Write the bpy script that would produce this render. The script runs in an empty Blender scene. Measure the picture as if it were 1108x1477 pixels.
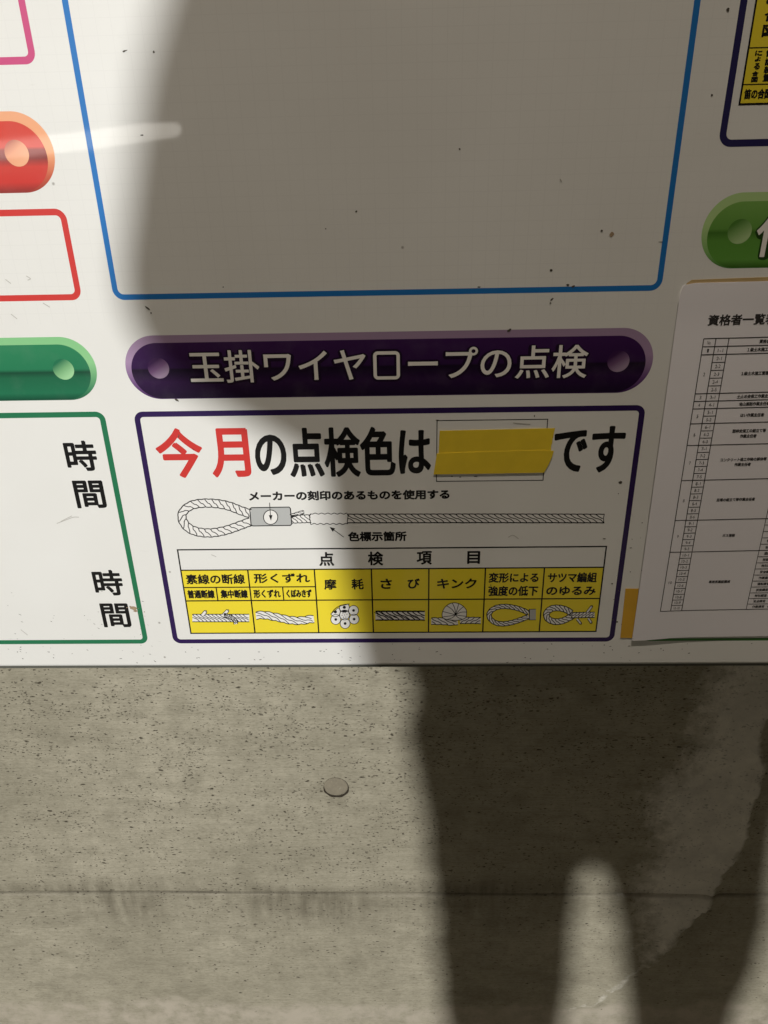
import bpy, bmesh, math, random
from mathutils import Vector, Matrix, noise as pn
random.seed(4)
sc = bpy.context.scene
COL = sc.collection

# ------------------------------------------------------------------ camera
H = 1.35                      # lens height above the ground
D = 0.56                      # lens to the face of the board
T = 0.11                      # face of the board to the concrete
RT = Vector((0.99954558, 0.02149228, -0.02113566))
UP = Vector((0.00933663, 0.44594189, 0.89501321))
FW = Vector((-0.02866115, 0.89480384, -0.44553858))
cam_d = bpy.data.cameras.new('camera'); cam = bpy.data.objects.new('camera', cam_d); COL.objects.link(cam)
cam_d.sensor_fit = 'VERTICAL'; cam_d.sensor_height = 24.0; cam_d.lens = 1110.0/1477.0*24.0
cam_d.clip_start = 0.01; cam_d.clip_end = 200
M3 = Matrix((RT, UP, -FW)).transposed()
cam.matrix_world = Matrix.Translation((0, -D, H)) @ M3.to_4x4()
sc.camera = cam

# ------------------------------------------------------------------ world, lamps, exposure
w = bpy.data.worlds.new('World'); sc.world = w; w.use_nodes = True
bg = w.node_tree.nodes['Background']; bg.inputs[0].default_value = (1.0, 0.84, 0.62, 1); bg.inputs[1].default_value = 0.046
LAMP = Vector((-0.92, -5.0, H+0.62))
ld = bpy.data.lights.new('floodlight', 'SPOT'); ld.energy = 885; ld.color = (1.0, 1.0, 0.985)
ld.shadow_soft_size = 0.088; ld.spot_size = math.radians(60); ld.spot_blend = 0.3
lo = bpy.data.objects.new('floodlight', ld); COL.objects.link(lo); lo.location = LAMP
lo.rotation_euler = (Vector((0, 0, H-0.35))-LAMP).to_track_quat('-Z', 'Y').to_euler()
FILL = Vector((0.16, -1.4, H+11.0))  # unseen fill spot, added to brighten the shadowed part of the board
fd = bpy.data.lights.new('fill_spot', 'SPOT'); fd.energy = 9200; fd.color = (1.0, 0.88, 0.745)
fd.shadow_soft_size = 0.15; fd.spot_size = math.radians(170); fd.spot_blend = 0.002
fo = bpy.data.objects.new('fill_spot', fd); COL.objects.link(fo); fo.location = FILL
fo.rotation_euler = Vector((0, 1, math.tan(math.radians(85)-math.atan((11.0+.62)/1.4)))).to_track_quat('-Z', 'Y').to_euler()  # cone edge cut so the added fill misses the wall below the board
vs = sc.view_settings
vs.view_transform = 'Standard'; vs.look = 'None'; vs.exposure = 0; vs.gamma = 1; vs.use_curve_mapping = False

# ------------------------------------------------------------------ picture measurements -> points on the wall planes
def bp(px, py, d=D):
    v = FW + RT*((px-554.0)/1110.0) - UP*((py-738.5)/1110.0)
    k = d/v.y
    return (v.x*k, H+v.z*k)
def scale_at(px, py, d=D):
    return abs(bp(px+1, py, d)[0]-bp(px-1, py, d)[0])/2
LAY = 0.000012
def yl(k): return -LAY*k

# ------------------------------------------------------------------ object helpers
def link(name, me, mat=None, parent=None):
    o = bpy.data.objects.new(name, me); COL.objects.link(o)
    if mat: me.materials.append(mat)
    if parent: o.parent = parent
    return o
def tag(o, label=None, cat=None, group=None, kind=None):
    if label: o['label'] = label
    if cat: o['category'] = cat
    if group: o['group'] = group
    if kind: o['kind'] = kind
    return o
def empty(name, loc):
    o = bpy.data.objects.new(name, None); COL.objects.link(o); o.location = loc; o.empty_display_size = .05
    return o

class MB:
    """collects flat ink faces (x, y, z) and builds one mesh"""
    def __init__(s): s.v = []; s.f = []; s.n = 0
    def face(s, pts):
        b = len(s.v); s.v += [tuple(p) for p in pts]; s.f.append(tuple(range(b, b+len(pts))))
    def poly(s, pts2, lay):                        # pts on the plane (x,z)
        s.face([(p[0], yl(lay), p[1]) for p in pts2])
    def disc(s, c, r, lay, n=24, rz=None):
        rz = rz or r
        s.poly([(c[0]+r*math.cos(2*math.pi*i/n), c[1]+rz*math.sin(2*math.pi*i/n)) for i in range(n)], lay)
    def strip(s, a, b, lay):
        for i in range(len(a)-1): s.poly([a[i], a[i+1], b[i+1], b[i]], lay)
    def stroke(s, pts, wd, lay, closed=False):
        P = [Vector(p) for p in pts]; n = len(P)
        if n < 2: return
        L = []; Rr = []
        for i in range(n):
            if closed: a, b = P[(i-1) % n], P[(i+1) % n]
            else: a, b = P[max(i-1, 0)], P[min(i+1, n-1)]
            d1 = (P[i]-a); d2 = (b-P[i])
            if d1.length < 1e-9: d1 = d2
            if d2.length < 1e-9: d2 = d1
            if d1.length < 1e-9: d1 = d2 = Vector((1, 0))
            d1 = d1.normalized(); d2 = d2.normalized()
            t = d1+d2
            t = t.normalized() if t.length > 1e-6 else d1
            nn = Vector((-t.y, t.x)); c = max(.35, nn.dot(Vector((-d1.y, d1.x))))
            L.append(P[i]+nn*(wd/2/c)); Rr.append(P[i]-nn*(wd/2/c))
        m = n if closed else n-1
        s.n += 1; e = (s.n % 17)*0.02
        for i in range(m):
            j = (i+1) % n
            s.poly([L[i], L[j], Rr[j], Rr[i]], lay+e)
    def build(s, name, mat, parent=None, fn=None):
        me = bpy.data.meshes.new(name)
        v = s.v if fn is None else [fn(p) for p in s.v]
        me.from_pydata(v, [], s.f); me.validate(); me.update()
        bm = bmesh.new(); bm.from_mesh(me); bm.normal_update()
        for f in bm.faces:
            if f.normal.y > 0: f.normal_flip()
        bm.to_mesh(me); bm.free()
        return link(name, me, mat, parent)

_tc = {}
def glyphs(txt):
    if txt in _tc: return _tc[txt]
    c = bpy.data.curves.new('lettering', 'FONT'); c.body = txt; c.size = 1; c.resolution_u = 5
    o = bpy.data.objects.new('lettering', c); COL.objects.link(o)
    bpy.context.view_layer.update()
    me = bpy.data.meshes.new_from_object(o)
    bpy.data.objects.remove(o); bpy.data.curves.remove(c)
    v = [(p.co.x, p.co.y) for p in me.vertices]; f = [tuple(p.vertices) for p in me.polygons]
    cnt = {}
    for p in me.polygons:
        for k in p.edge_keys: cnt[k] = cnt.get(k, 0)+1
    e = [k for k, n in cnt.items() if n == 1]
    bpy.data.meshes.remove(me)
    _tc[txt] = (v, f, e); return _tc[txt]
def put_text(mb, txt, x0, x1, z0, z1, lay, bold=0.0, fill=True):
    """letters fitted to a box on the plane; bold = extra stroke (metres) with round corners"""
    v, f, e = glyphs(txt)
    xs = [p[0] for p in v]; ys = [p[1] for p in v]
    ax, bx, ay, by = min(xs), max(xs), min(ys), max(ys)
    h = bold/2
    sx = (x1-x0-2*h)/max(bx-ax, 1e-6); sz = (z1-z0-2*h)/max(by-ay, 1e-6)
    q = [(x0+h+(p[0]-ax)*sx, z0+h+(p[1]-ay)*sz) for p in v]
    if fill:
        b = len(mb.v); mb.v += [(p[0], yl(lay+.8), p[1]) for p in q]; mb.f += [tuple(b+i for i in ff) for ff in f]
    if bold > 0:
        n = 0
        for a, c in e:
            A, B = Vector(q[a]), Vector(q[c]); d = B-A
            if d.length < 1e-7: continue
            m = Vector((-d.y, d.x)).normalized()*h
            k = lay+(n % 23)*.03; n += 1
            mb.poly([A+m, B+m, B-m, A-m], k)
            k = lay+(n % 23)*.03; n += 1
            mb.disc(A, h, k, 8)
def text_px(mb, txt, xl, xr, ym, hp, lay, bold=0.0, ymr=None, **kw):
    """box measured on the photograph: left x, right x, middle y (left/right), height"""
    ymr = ym if ymr is None else ymr
    a = bp(xl, ym); b = bp(xr, ymr); xm = (xl+xr)/2; yy = (ym+ymr)/2
    z1 = bp(xm, yy-hp/2)[1]; z0 = bp(xm, yy+hp/2)[1]
    put_text(mb, txt, a[0], b[0], z0, z1, lay, bold, **kw)
def rrect(x0, x1, z0, z1, r, n=8):
    pts = []
    for cx, cz, a0 in ((x1-r, z1-r, 0), (x0+r, z1-r, 90), (x0+r, z0+r, 180), (x1-r, z0+r, 270)):
        for i in range(n+1):
            a = math.radians(a0+90*i/n); pts.append((cx+r*math.cos(a), cz+r*math.sin(a)))
    return pts

# ------------------------------------------------------------------ materials
def nmat(name):
    m = bpy.data.materials.new(name); m.use_nodes = True
    nt = m.node_tree; return m, nt, nt.nodes['Principled BSDF']
def N(nt, t, **kw):
    n = nt.nodes.new(t)
    for k, v in kw.items(): setattr(n, k, v)
    return n
def coords(nt, scale=(1, 1, 1)):
    g = N(nt, 'ShaderNodeTexCoord'); mp = N(nt, 'ShaderNodeMapping'); mp.inputs['Scale'].default_value = scale
    nt.links.new(g.outputs['Object'], mp.inputs[0]); return mp.outputs[0]
def noise(nt, vec, sc_, det=4, rough=.55, dist=0):
    n = N(nt, 'ShaderNodeTexNoise'); n.inputs['Scale'].default_value = sc_; n.inputs['Detail'].default_value = det
    n.inputs['Roughness'].default_value = rough; n.inputs['Distortion'].default_value = dist
    nt.links.new(vec, n.inputs['Vector']); return n.outputs['Fac']
def ramp(nt, fac, stops, interp='LINEAR'):
    r = N(nt, 'ShaderNodeValToRGB'); r.color_ramp.interpolation = interp
    el = r.color_ramp.elements
    while len(el) < len(stops): el.new(.5)
    for e, (p, c) in zip(el, stops):
        e.position = p; e.color = (c, c, c, 1) if isinstance(c, (int, float)) else (*c, 1)
    nt.links.new(fac, r.inputs[0]); return r.outputs[0]
def mix(nt, fac, a, b, mode='MIX'):
    m = N(nt, 'ShaderNodeMix', data_type='RGBA', blend_type=mode)
    for s, x in ((m.inputs['Factor'], fac), (m.inputs['A'], a), (m.inputs['B'], b)):
        if hasattr(x, 'links'): nt.links.new(x, s)
        elif isinstance(x, (int, float)): s.default_value = x
        else: s.default_value = (*x, 1)
    return m.outputs['Result']
def math_n(nt, op, a, b=None, clamp=False):
    m = N(nt, 'ShaderNodeMath', operation=op); m.use_clamp = clamp
    for s, x in ((m.inputs[0], a), (m.inputs[1], b)):
        if x is None: continue
        if hasattr(x, 'links'): nt.links.new(x, s)
        else: s.default_value = x
    return m.outputs[0]
def bump(nt, hgt, strength, dist, bsdf):
    b = N(nt, 'ShaderNodeBump'); b.inputs['Strength'].default_value = strength; b.inputs['Distance'].default_value = dist
    nt.links.new(hgt, b.inputs['Height']); nt.links.new(b.outputs[0], bsdf.inputs['Normal'])

SHEEN = dict(rough=.45, coat=.40, crough=.045)
def gloss(b, rough=.42, coat=.55, crough=.045):
    b.inputs['Roughness'].default_value = rough; b.inputs['Specular IOR Level'].default_value = .16
    b.inputs['Coat Weight'].default_value = coat; b.inputs['Coat Roughness'].default_value = crough

def board_white():
    m, nt, b = nmat('white_board'); gloss(b, .42, .55, .03)
    v = coords(nt)
    c = mix(nt, ramp(nt, noise(nt, v, 5, 5), [(.3, 0.), (.75, 1.)]), (.80, .798, .765), (.745, .738, .70))
    # scuffs: thin oblique smears, strongest near the lower edge
    mp = N(nt, 'ShaderNodeMapping'); mp.inputs['Rotation'].default_value = (0, .5, 0); mp.inputs['Scale'].default_value = (60, 1, 230)
    nt.links.new(v, mp.inputs[0])
    s1 = ramp(nt, noise(nt, mp.outputs[0], 1, 3, .6), [(.66, 0.), (.80, 1.)])
    g = N(nt, 'ShaderNodeSeparateXYZ'); nt.links.new(v, g.inputs[0])
    low = math_n(nt, 'MULTIPLY', math_n(nt, 'SUBTRACT', H-.27, g.outputs['Z']), 6.0, True)
    clus = ramp(nt, noise(nt, v, 22, 3), [(.48, 0.), (.62, 1.)])
    f = math_n(nt, 'MULTIPLY', math_n(nt, 'MULTIPLY', s1, clus), math_n(nt, 'ADD', math_n(nt, 'MULTIPLY', low, .55), .15))
    c = mix(nt, f, c, (.30, .27, .21))
    # a few tiny dark specks
    vo = N(nt, 'ShaderNodeTexVoronoi'); vo.inputs['Scale'].default_value = 55; nt.links.new(v, vo.inputs['Vector'])
    dot = ramp(nt, vo.outputs['Distance'], [(.03, 1.), (.075, 0.)])
    sel = N(nt, 'ShaderNodeSeparateColor'); nt.links.new(vo.outputs['Color'], sel.inputs[0])
    pick = math_n(nt, 'GREATER_THAN', sel.outputs[0], math_n(nt, 'SUBTRACT', .955, math_n(nt, 'MULTIPLY', low, .13)))
    c = mix(nt, math_n(nt, 'MULTIPLY', math_n(nt, 'MULTIPLY', dot, pick), .6), c, (.12, .10, .07))
    # faint writing grid of the board sheet
    br = N(nt, 'ShaderNodeTexBrick'); br.offset = 0; br.inputs['Scale'].default_value = 1
    br.inputs['Brick Width'].default_value = .0095; br.inputs['Row Height'].default_value = .0095
    br.inputs['Mortar Size'].default_value = .0003; br.inputs['Mortar Smooth'].default_value = .3
    cb = N(nt, 'ShaderNodeCombineXYZ'); nt.links.new(g.outputs['X'], cb.inputs[0]); nt.links.new(g.outputs['Z'], cb.inputs[1])
    nt.links.new(cb.outputs[0], br.inputs['Vector'])
    up = math_n(nt, 'GREATER_THAN', g.outputs['Z'], H-.123)
    c = mix(nt, math_n(nt, 'MULTIPLY', math_n(nt, 'MULTIPLY', br.outputs['Fac'], up), math_n(nt, 'MULTIPLY', noise(nt, v, 7, 2), .11)), c, (.35, .34, .33))
    nt.links.new(c, b.inputs['Base Color'])
    nt.links.new(ramp(nt, noise(nt, v, 9, 6), [(.3, .38), (.7, .47)]), b.inputs['Roughness'])
    bump(nt, math_n(nt, 'ADD', noise(nt, v, 14, 2), math_n(nt, 'MULTIPLY', noise(nt, v, 420, 2), .02)), .05, .003, b)
    return m
def ink(name, col, wear=.06, **kw):
    m, nt, b = nmat(name); gloss(b, **(kw or SHEEN))
    v = coords(nt)
    n1 = ramp(nt, noise(nt, v, 60, 5), [(.35, 0.), (.8, 1.)])
    lc = tuple(x*.9+.06 for x in col)
    nt.links.new(mix(nt, math_n(nt, 'MULTIPLY', n1, wear*2), col, lc), b.inputs['Base Color'])
    bump(nt, noise(nt, v, 14, 2), .05, .003, b)
    return m
def bar_ink(name, stops, diag=False):
    m, nt, b = nmat(name); gloss(b)
    g = N(nt, 'ShaderNodeTexCoord'); s = N(nt, 'ShaderNodeSeparateXYZ'); nt.links.new(g.outputs['Generated'], s.inputs[0])
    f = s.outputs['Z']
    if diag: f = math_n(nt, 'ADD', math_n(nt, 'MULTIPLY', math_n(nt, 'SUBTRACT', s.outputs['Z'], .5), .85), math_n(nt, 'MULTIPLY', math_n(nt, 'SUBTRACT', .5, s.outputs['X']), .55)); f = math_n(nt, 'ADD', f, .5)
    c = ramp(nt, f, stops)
    v = g.outputs['Object']
    n1 = ramp(nt, noise(nt, v, 45, 5), [(.5, 0.), (.85, 1.)])
    c = mix(nt, math_n(nt, 'MULTIPLY', n1, .045), c, (.55, .5, .5))
    nt.links.new(c, b.inputs['Base Color'])
    bump(nt, noise(nt, v, 14, 2), .05, .003, b)
    return m

WHITE = board_white()
BLACK = ink('black_ink', (.006, .0055, .0055), .01)
RED = ink('red_ink', (.60, .038, .032))
BLUE = ink('blue_ink', (.014, .17, .50))
PURPLE = ink('purple_ink', (.022, .006, .072))
GREEN = ink('green_ink', (.016, .17, .075))
GREEN2 = ink('leaf_green_ink', (.06, .26, .05))
MAGENTA = ink('magenta_ink', (.58, .075, .21))
NAVY = ink('navy_ink', (.018, .014, .085))
YELLOW = ink('yellow_ink', (.84, .68, .035))
PAPERWHITE = ink('white_ink', (.82, .81, .78), .02)
LETTER = ink('pale_letter_ink', (.86, .83, .78), .02)
GREYINK = ink('grey_ink', (.46, .47, .46))

# ------------------------------------------------------------------ setting: ground and concrete wall
def in_poly(x, y, P):
    c = False; n = len(P)
    for i in range(n):
        x1, y1 = P[i]; x2, y2 = P[i-1]
        if (y1 > y) != (y2 > y) and x < (x2-x1)*(y-y1)/(y2-y1)+x1: c = not c
    return c
def seg_d(x, y, P, closed=False):
    best = 9
    for i in range(len(P)-1):
        (ax, ay), (bx, by) = P[i], P[i+1]
        dx, dy = bx-ax, by-ay; t = max(0, min(1, ((x-ax)*dx+(y-ay)*dy)/max(dx*dx+dy*dy, 1e-12)))
        best = min(best, math.hypot(x-ax-t*dx, y-ay-t*dy))
    return best
Z4 = lambda L: [bp(548+x/1.979, 930+y/1.979, D+T) for x, y in L]
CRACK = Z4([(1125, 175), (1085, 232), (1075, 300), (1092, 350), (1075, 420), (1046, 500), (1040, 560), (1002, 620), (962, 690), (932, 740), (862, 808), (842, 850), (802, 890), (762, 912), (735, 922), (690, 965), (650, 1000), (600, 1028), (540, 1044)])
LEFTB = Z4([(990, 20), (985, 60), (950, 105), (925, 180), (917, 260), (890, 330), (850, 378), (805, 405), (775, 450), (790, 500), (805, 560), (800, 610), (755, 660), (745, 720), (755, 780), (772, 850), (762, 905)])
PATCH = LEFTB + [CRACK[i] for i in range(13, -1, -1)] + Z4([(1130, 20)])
JZ = bp(554, 1289, D+T)[1]
SEEPZ = bp(554, 1448, D+T)[1]
DX1 = bp(190, 1320, D+T)[0]; DX2 = bp(450, 1320, D+T)[0]; PLX, PLZ = bp(484.5, 1136, D+T)

def concrete_mat():
    m, nt, b = nmat('board_marked_concrete')
    b.inputs['Roughness'].default_value = .82; b.inputs['Specular IOR Level'].default_value = .3
    v = coords(nt)
    at = N(nt, 'ShaderNodeAttribute', attribute_name='stain'); sp = N(nt, 'ShaderNodeSeparateColor'); nt.links.new(at.outputs['Color'], sp.inputs[0])
    vh = coords(nt, (7, 1, 160)); vg = coords(nt, (1, 1, 2.2))
    c = mix(nt, ramp(nt, noise(nt, v, 6, 7, .62), [(.32, 0.), (.66, 1.)]), (.525, .479, .365), (.385, .350, .260))
    c = mix(nt, ramp(nt, noise(nt, coords(nt, (1, 1, 1.5)), 17, 5, .6), [(.50, 0.), (.70, .45)]), c, (.22, .198, .142))
    c = mix(nt, ramp(nt, noise(nt, v, 45, 5, .65), [(.35, 0.), (.7, .5)]), c, (.275, .249, .18))
    grain = noise(nt, vh, 4, 4, .65)
    c = mix(nt, ramp(nt, grain, [(.42, 0.), (.72, .32)]), c, (.185, .165, .118))
    c = mix(nt, ramp(nt, grain, [(.22, .35), (.40, 0.)]), c, (.42, .39, .30))
    fine = noise(nt, coords(nt, (1, 1, 3.2)), 190, 4, .7)
    c = mix(nt, ramp(nt, fine, [(.50, 0.), (.72, .55)]), c, (.16, .143, .10))
    c = mix(nt, ramp(nt, fine, [(.28, .45), (.46, 0.)]), c, (.47, .435, .335))
    # pin holes left by air bubbles, in drifting clusters
    pits = None
    for scl, lo_, hi_, thr, st in ((165, .09, .23, .56, (.62, 1, 1.25)), (85, .06, .17, .72, (.7, 1, 1.2)), (320, .10, .30, .48, (.62, 1, 1.3))):
        vv = coords(nt, st)
        nd = N(nt, 'ShaderNodeTexNoise'); nd.inputs['Scale'].default_value = 130; nt.links.new(v, nd.inputs['Vector'])
        ad = N(nt, 'ShaderNodeMix', data_type='VECTOR'); ad.inputs['Factor'].default_value = .006
        nt.links.new(vv, ad.inputs['A']); nt.links.new(nd.outputs['Color'], ad.inputs['B'])
        vo = N(nt, 'ShaderNodeTexVoronoi'); vo.inputs['Scale'].default_value = scl; nt.links.new(ad.outputs['Result'], vo.inputs['Vector'])
        dot = ramp(nt, vo.outputs['Distance'], [(lo_, 1.), (hi_, 0.)])
        sl = N(nt, 'ShaderNodeSeparateColor'); nt.links.new(vo.outputs['Color'], sl.inputs[0])
        cl = ramp(nt, noise(nt, vg, 11+scl*.02, 3), [(.43, .10), (.62, 1.)])
        g = N(nt, 'ShaderNodeSeparateXYZ'); nt.links.new(v, g.inputs[0])
        upz = math_n(nt, 'ADD', .55, math_n(nt, 'MULTIPLY', math_n(nt, 'SUBTRACT', g.outputs['Z'], JZ-.05), 2.6), False)
        pick = math_n(nt, 'LESS_THAN', sl.outputs[0], math_n(nt, 'MULTIPLY', math_n(nt, 'MULTIPLY', cl, upz), 1.45*(1-thr)))
        p = math_n(nt, 'MULTIPLY', dot, pick)
        pits = p if pits is None else math_n(nt, 'MAXIMUM', pits, p)
    c = mix(nt, math_n(nt, 'MULTIPLY', pits, .92), c, (.055, .046, .03))
    # soot and seepage stains (painted by the vertex field), pale lime skin, footing smear plus the painted light on the joint ledge
    brk = noise(nt, v, 38, 5, .65)
    streak = noise(nt, coords(nt, (62, 1, 7)), 1, 4, .65)
    dirt = math_n(nt, 'MULTIPLY', sp.outputs[0], ramp(nt, streak, [(.36, .32), (.64, 1.)]))
    c = mix(nt, math_n(nt, 'MULTIPLY', dirt, .80), c, (.135, .117, .08))
    c = mix(nt, math_n(nt, 'MULTIPLY', at.outputs['Alpha'], .8), c, (.06, .05, .033))
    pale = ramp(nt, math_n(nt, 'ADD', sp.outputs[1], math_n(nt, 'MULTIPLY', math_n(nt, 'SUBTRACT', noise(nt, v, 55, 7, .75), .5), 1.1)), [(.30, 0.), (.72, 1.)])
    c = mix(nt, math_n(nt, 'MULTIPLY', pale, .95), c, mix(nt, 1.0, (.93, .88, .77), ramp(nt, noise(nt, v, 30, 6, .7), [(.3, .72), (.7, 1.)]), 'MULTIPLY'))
    c = mix(nt, math_n(nt, 'MULTIPLY', sp.outputs[2], ramp(nt, noise(nt, v, 26, 6, .7), [(.40, .15), (.60, 1.)])), c, (.52, .462, .37))
    c = mix(nt, math_n(nt, 'MULTIPLY', pits, .45), c, (.075, .062, .04))
    nt.links.new(c, b.inputs['Base Color'])
    h = math_n(nt, 'SUBTRACT', math_n(nt, 'ADD', math_n(nt, 'MULTIPLY', grain, .35), math_n(nt, 'MULTIPLY', noise(nt, v, 260, 4, .7), .45)), math_n(nt, 'MULTIPLY', pits, 1.3))
    bump(nt, h, .55, .0016, b)
    return m
CONCRETE = concrete_mat()

def smooth(a, b, x):
    t = max(0., min(1., (x-a)/(b-a))); return t*t*(3-2*t)
def build_wall():
    def axis(lo, hi, a, b, fine, coarse):
        o = []; x = lo
        while x < hi-1e-6:
            o.append(x); x += fine if a <= x < b else coarse
        o.append(hi); return o
    xs = axis(-2.6, 2.6, -.60, .52, .0038, .1)
    zs = axis(0.0, 2.5, H-1.22, H-.40, .0038, .1)
    zs = sorted([z for z in zs if abs(z-JZ) > .004]+[JZ-.0022, JZ-.0006, JZ+.0006, JZ+.0022])
    v = []; cols = []
    for z in zs:
        for x in xs:
            y = T
            jz = JZ+.0009*math.sin(x*9)+.0006*math.sin(x*31+1)
            dirt = 0; pale = 0; smear_ledge_light = 0
            # lower lift stands 1.2 mm proud of the upper one, with a fine open joint
            y += -.0013 if z < JZ else 0
            if abs(z-JZ) < .0009: y += .0035*(.55+.45*math.sin(x*17+2)) 
            y += .0012*math.sin(x*3.1+z*2.3)+.0008*math.sin(x*7.7-z*5)
            if -.7 < x < .62 and H-1.24 < z < H-.3:
                up = z-JZ
                a = .55+.45*math.sin(x*7.3+1.2)*math.sin(x*19+.3)
                if up >= 0: dirt = max(dirt, (1-smooth(.002, .03+.014*math.sin(x*13), up))*(.35+.6*a))
                else:
                    m_ = .25+.75*max(math.exp(-((x-DX1)/.05)**2), math.exp(-((x-DX2)/.085)**2), .35*math.exp(-((x-.06)/.2)**2))
                    dirt = max(dirt, m_*(1-smooth(.015, .085, -up)))
                q = math.hypot((x-PLX)/.012, (z-PLZ+.024)/.016); dirt = max(dirt, .75*(1-smooth(.2, 1.3, q)))
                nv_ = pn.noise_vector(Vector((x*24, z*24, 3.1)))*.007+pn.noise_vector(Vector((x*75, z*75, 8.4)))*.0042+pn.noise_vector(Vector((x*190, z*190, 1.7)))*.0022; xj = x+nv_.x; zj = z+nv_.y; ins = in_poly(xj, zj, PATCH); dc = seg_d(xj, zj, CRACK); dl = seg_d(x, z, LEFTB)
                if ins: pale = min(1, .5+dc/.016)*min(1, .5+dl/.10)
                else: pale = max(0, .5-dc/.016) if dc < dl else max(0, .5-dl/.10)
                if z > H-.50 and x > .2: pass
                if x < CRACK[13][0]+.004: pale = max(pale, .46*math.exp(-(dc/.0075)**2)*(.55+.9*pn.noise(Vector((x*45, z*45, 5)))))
                # raised lip along the crack
                s = (.0035 if x > CRACK[13][0] else .0012)*math.exp(-(dc/.006)**2)
                if ins: s += .003*math.exp(-dc/.03)
                y -= s
                smear_ledge_light = smooth(.012, -.012, z-SEEPZ-.010*math.sin(x*11)-.006*math.sin(x*37+1)) if z < SEEPZ+.05 else 0
                smear_ledge_light = 1-smooth(-.010, .010, z-SEEPZ-.020*pn.noise(Vector((x*13, 4.2, 0)))-.011*pn.noise(Vector((x*55, z*40, 2))))
            if -.0045 < z-JZ < -.0012: smear_ledge_light = max(smear_ledge_light, .42*(.5+.5*math.sin(x*23+1)))  # pale line below the joint: light catching the ledge, put into the colour
            v.append((x, y, z)); cols.append((dirt, pale, smear_ledge_light, math.exp(-((z-JZ)/.0013)**2)*(.35+.65*smooth(.1, -.35, x)*(.6+.4*math.sin(x*41)))))
    nx = len(xs); f = []
    for j in range(len(zs)-1):
        for i in range(nx-1):
            a = j*nx+i; f.append((a, a+1, a+nx+1, a+nx))
    # body behind the face
    b = len(v); x0, x1, z0, z1, yb = -2.6, 2.6, 0, 2.5, T+.35
    v += [(x0, yb, z0), (x1, yb, z0), (x1, yb, z1), (x0, yb, z1)]; cols += [(0, 0, 0, 0)]*4
    f += [(b+1, b, b+3, b+2)]
    top = [(len(zs)-1)*nx+i for i in range(nx)]; bot = list(range(nx))
    f += [tuple(top+[b+2, b+3]), tuple(bot[::-1]+[b, b+1])]
    f += [tuple([j*nx for j in range(len(zs))][::-1]+[b+3, b][::1])[:0] or tuple([j*nx for j in range(len(zs)-1, -1, -1)]+[b, b+3]), tuple([j*nx+nx-1 for j in range(len(zs))]+[b+2, b+1])]
    me = bpy.data.meshes.new('concrete_wall'); me.from_pydata(v, [], f); me.update()
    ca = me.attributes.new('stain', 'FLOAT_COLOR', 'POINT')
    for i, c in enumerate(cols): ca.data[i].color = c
    for p in me.polygons: p.use_smooth = len(p.vertices) == 4
    return link('concrete_wall', me, CONCRETE)
wall = build_wall()
tag(wall, 'grey cast concrete wall with pinholes and a pour line below the white board', 'wall')

# mortar plug over a formwork tie hole
def plug_mat():
    m, nt, b = nmat('plug_mortar'); b.inputs['Roughness'].default_value = .85
    v = coords(nt)
    c = mix(nt, ramp(nt, noise(nt, v, 90, 5, .65), [(.3, 0.), (.7, 1.)]), (.31, .27, .195), (.235, .205, .15))
    nt.links.new(c, b.inputs['Base Color']); bump(nt, noise(nt, v, 300, 4), .4, .001, b); return m
def dark_mat(name, col, rough=.9):
    m, nt, b = nmat(name); b.inputs['Roughness'].default_value = rough
    v = coords(nt); nt.links.new(mix(nt, noise(nt, v, 200, 3), col, tuple(x*.6 for x in col)), b.inputs['Base Color']); return m
PLUG = plug_mat(); GAP = dark_mat('joint_dirt', (.045, .034, .02))
cx, cz = bp(484.5, 1136, D+T); pr = .5*(bp(502, 1136, D+T)[0]-bp(467, 1136, D+T)[0])
bm = bmesh.new(); n = 40; rings = []; yw = T+.0012*math.sin(cx*3.1+cz*2.3)+.0008*math.sin(cx*7.7-cz*5)
for rr, yy in ((1.0, yw+.004), (1.0, yw-.0001), (.96, yw-.0005), (.8, yw-.0005), (.4, yw-.0002)):
    rings.append([bm.verts.new((cx+pr*rr*(1+.018*math.sin(3*a+1)+.012*math.sin(7*a))*math.cos(a), yy+.0002*math.sin(a+2.1), cz+pr*rr*1.0*(1+.015*math.sin(2*a))*math.sin(a))) for a in [2*math.pi*i/n for i in range(n)]])
for r1, r2 in zip(rings, rings[1:]):
    for i in range(n): bm.faces.new((r1[i], r1[(i+1) % n], r2[(i+1) % n], r2[i]))
bm.faces.new(rings[-1]); bmesh.ops.recalc_face_normals(bm, faces=bm.faces)
me = bpy.data.meshes.new('tie_hole_plug'); bm.to_mesh(me); bm.free()
for p in me.polygons: p.use_smooth = True
plug = link('tie_hole_plug', me, PLUG, wall)
mb = MB()                                        # open crescent joint under the plug
for i in range(64):
    a0, a1 = 2*math.pi*i/64, 2*math.pi*(i+1)/64
    wd = lambda a: pr*(.012+(.19+.03*math.sin(a*9))*max(0, math.sin(-a-.12))**.8+.07*max(0, math.cos(a+.5))**3)
    q = []
    for a, k in ((a0, 0), (a1, 0), (a1, 1), (a0, 1)):
        r = pr*.985+k*wd(a); q.append((cx+r*math.cos(a), yw-.0006, cz+r*math.sin(a)))
    mb.face(q)
mb.build('plug_joint', GAP, plug)

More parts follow.
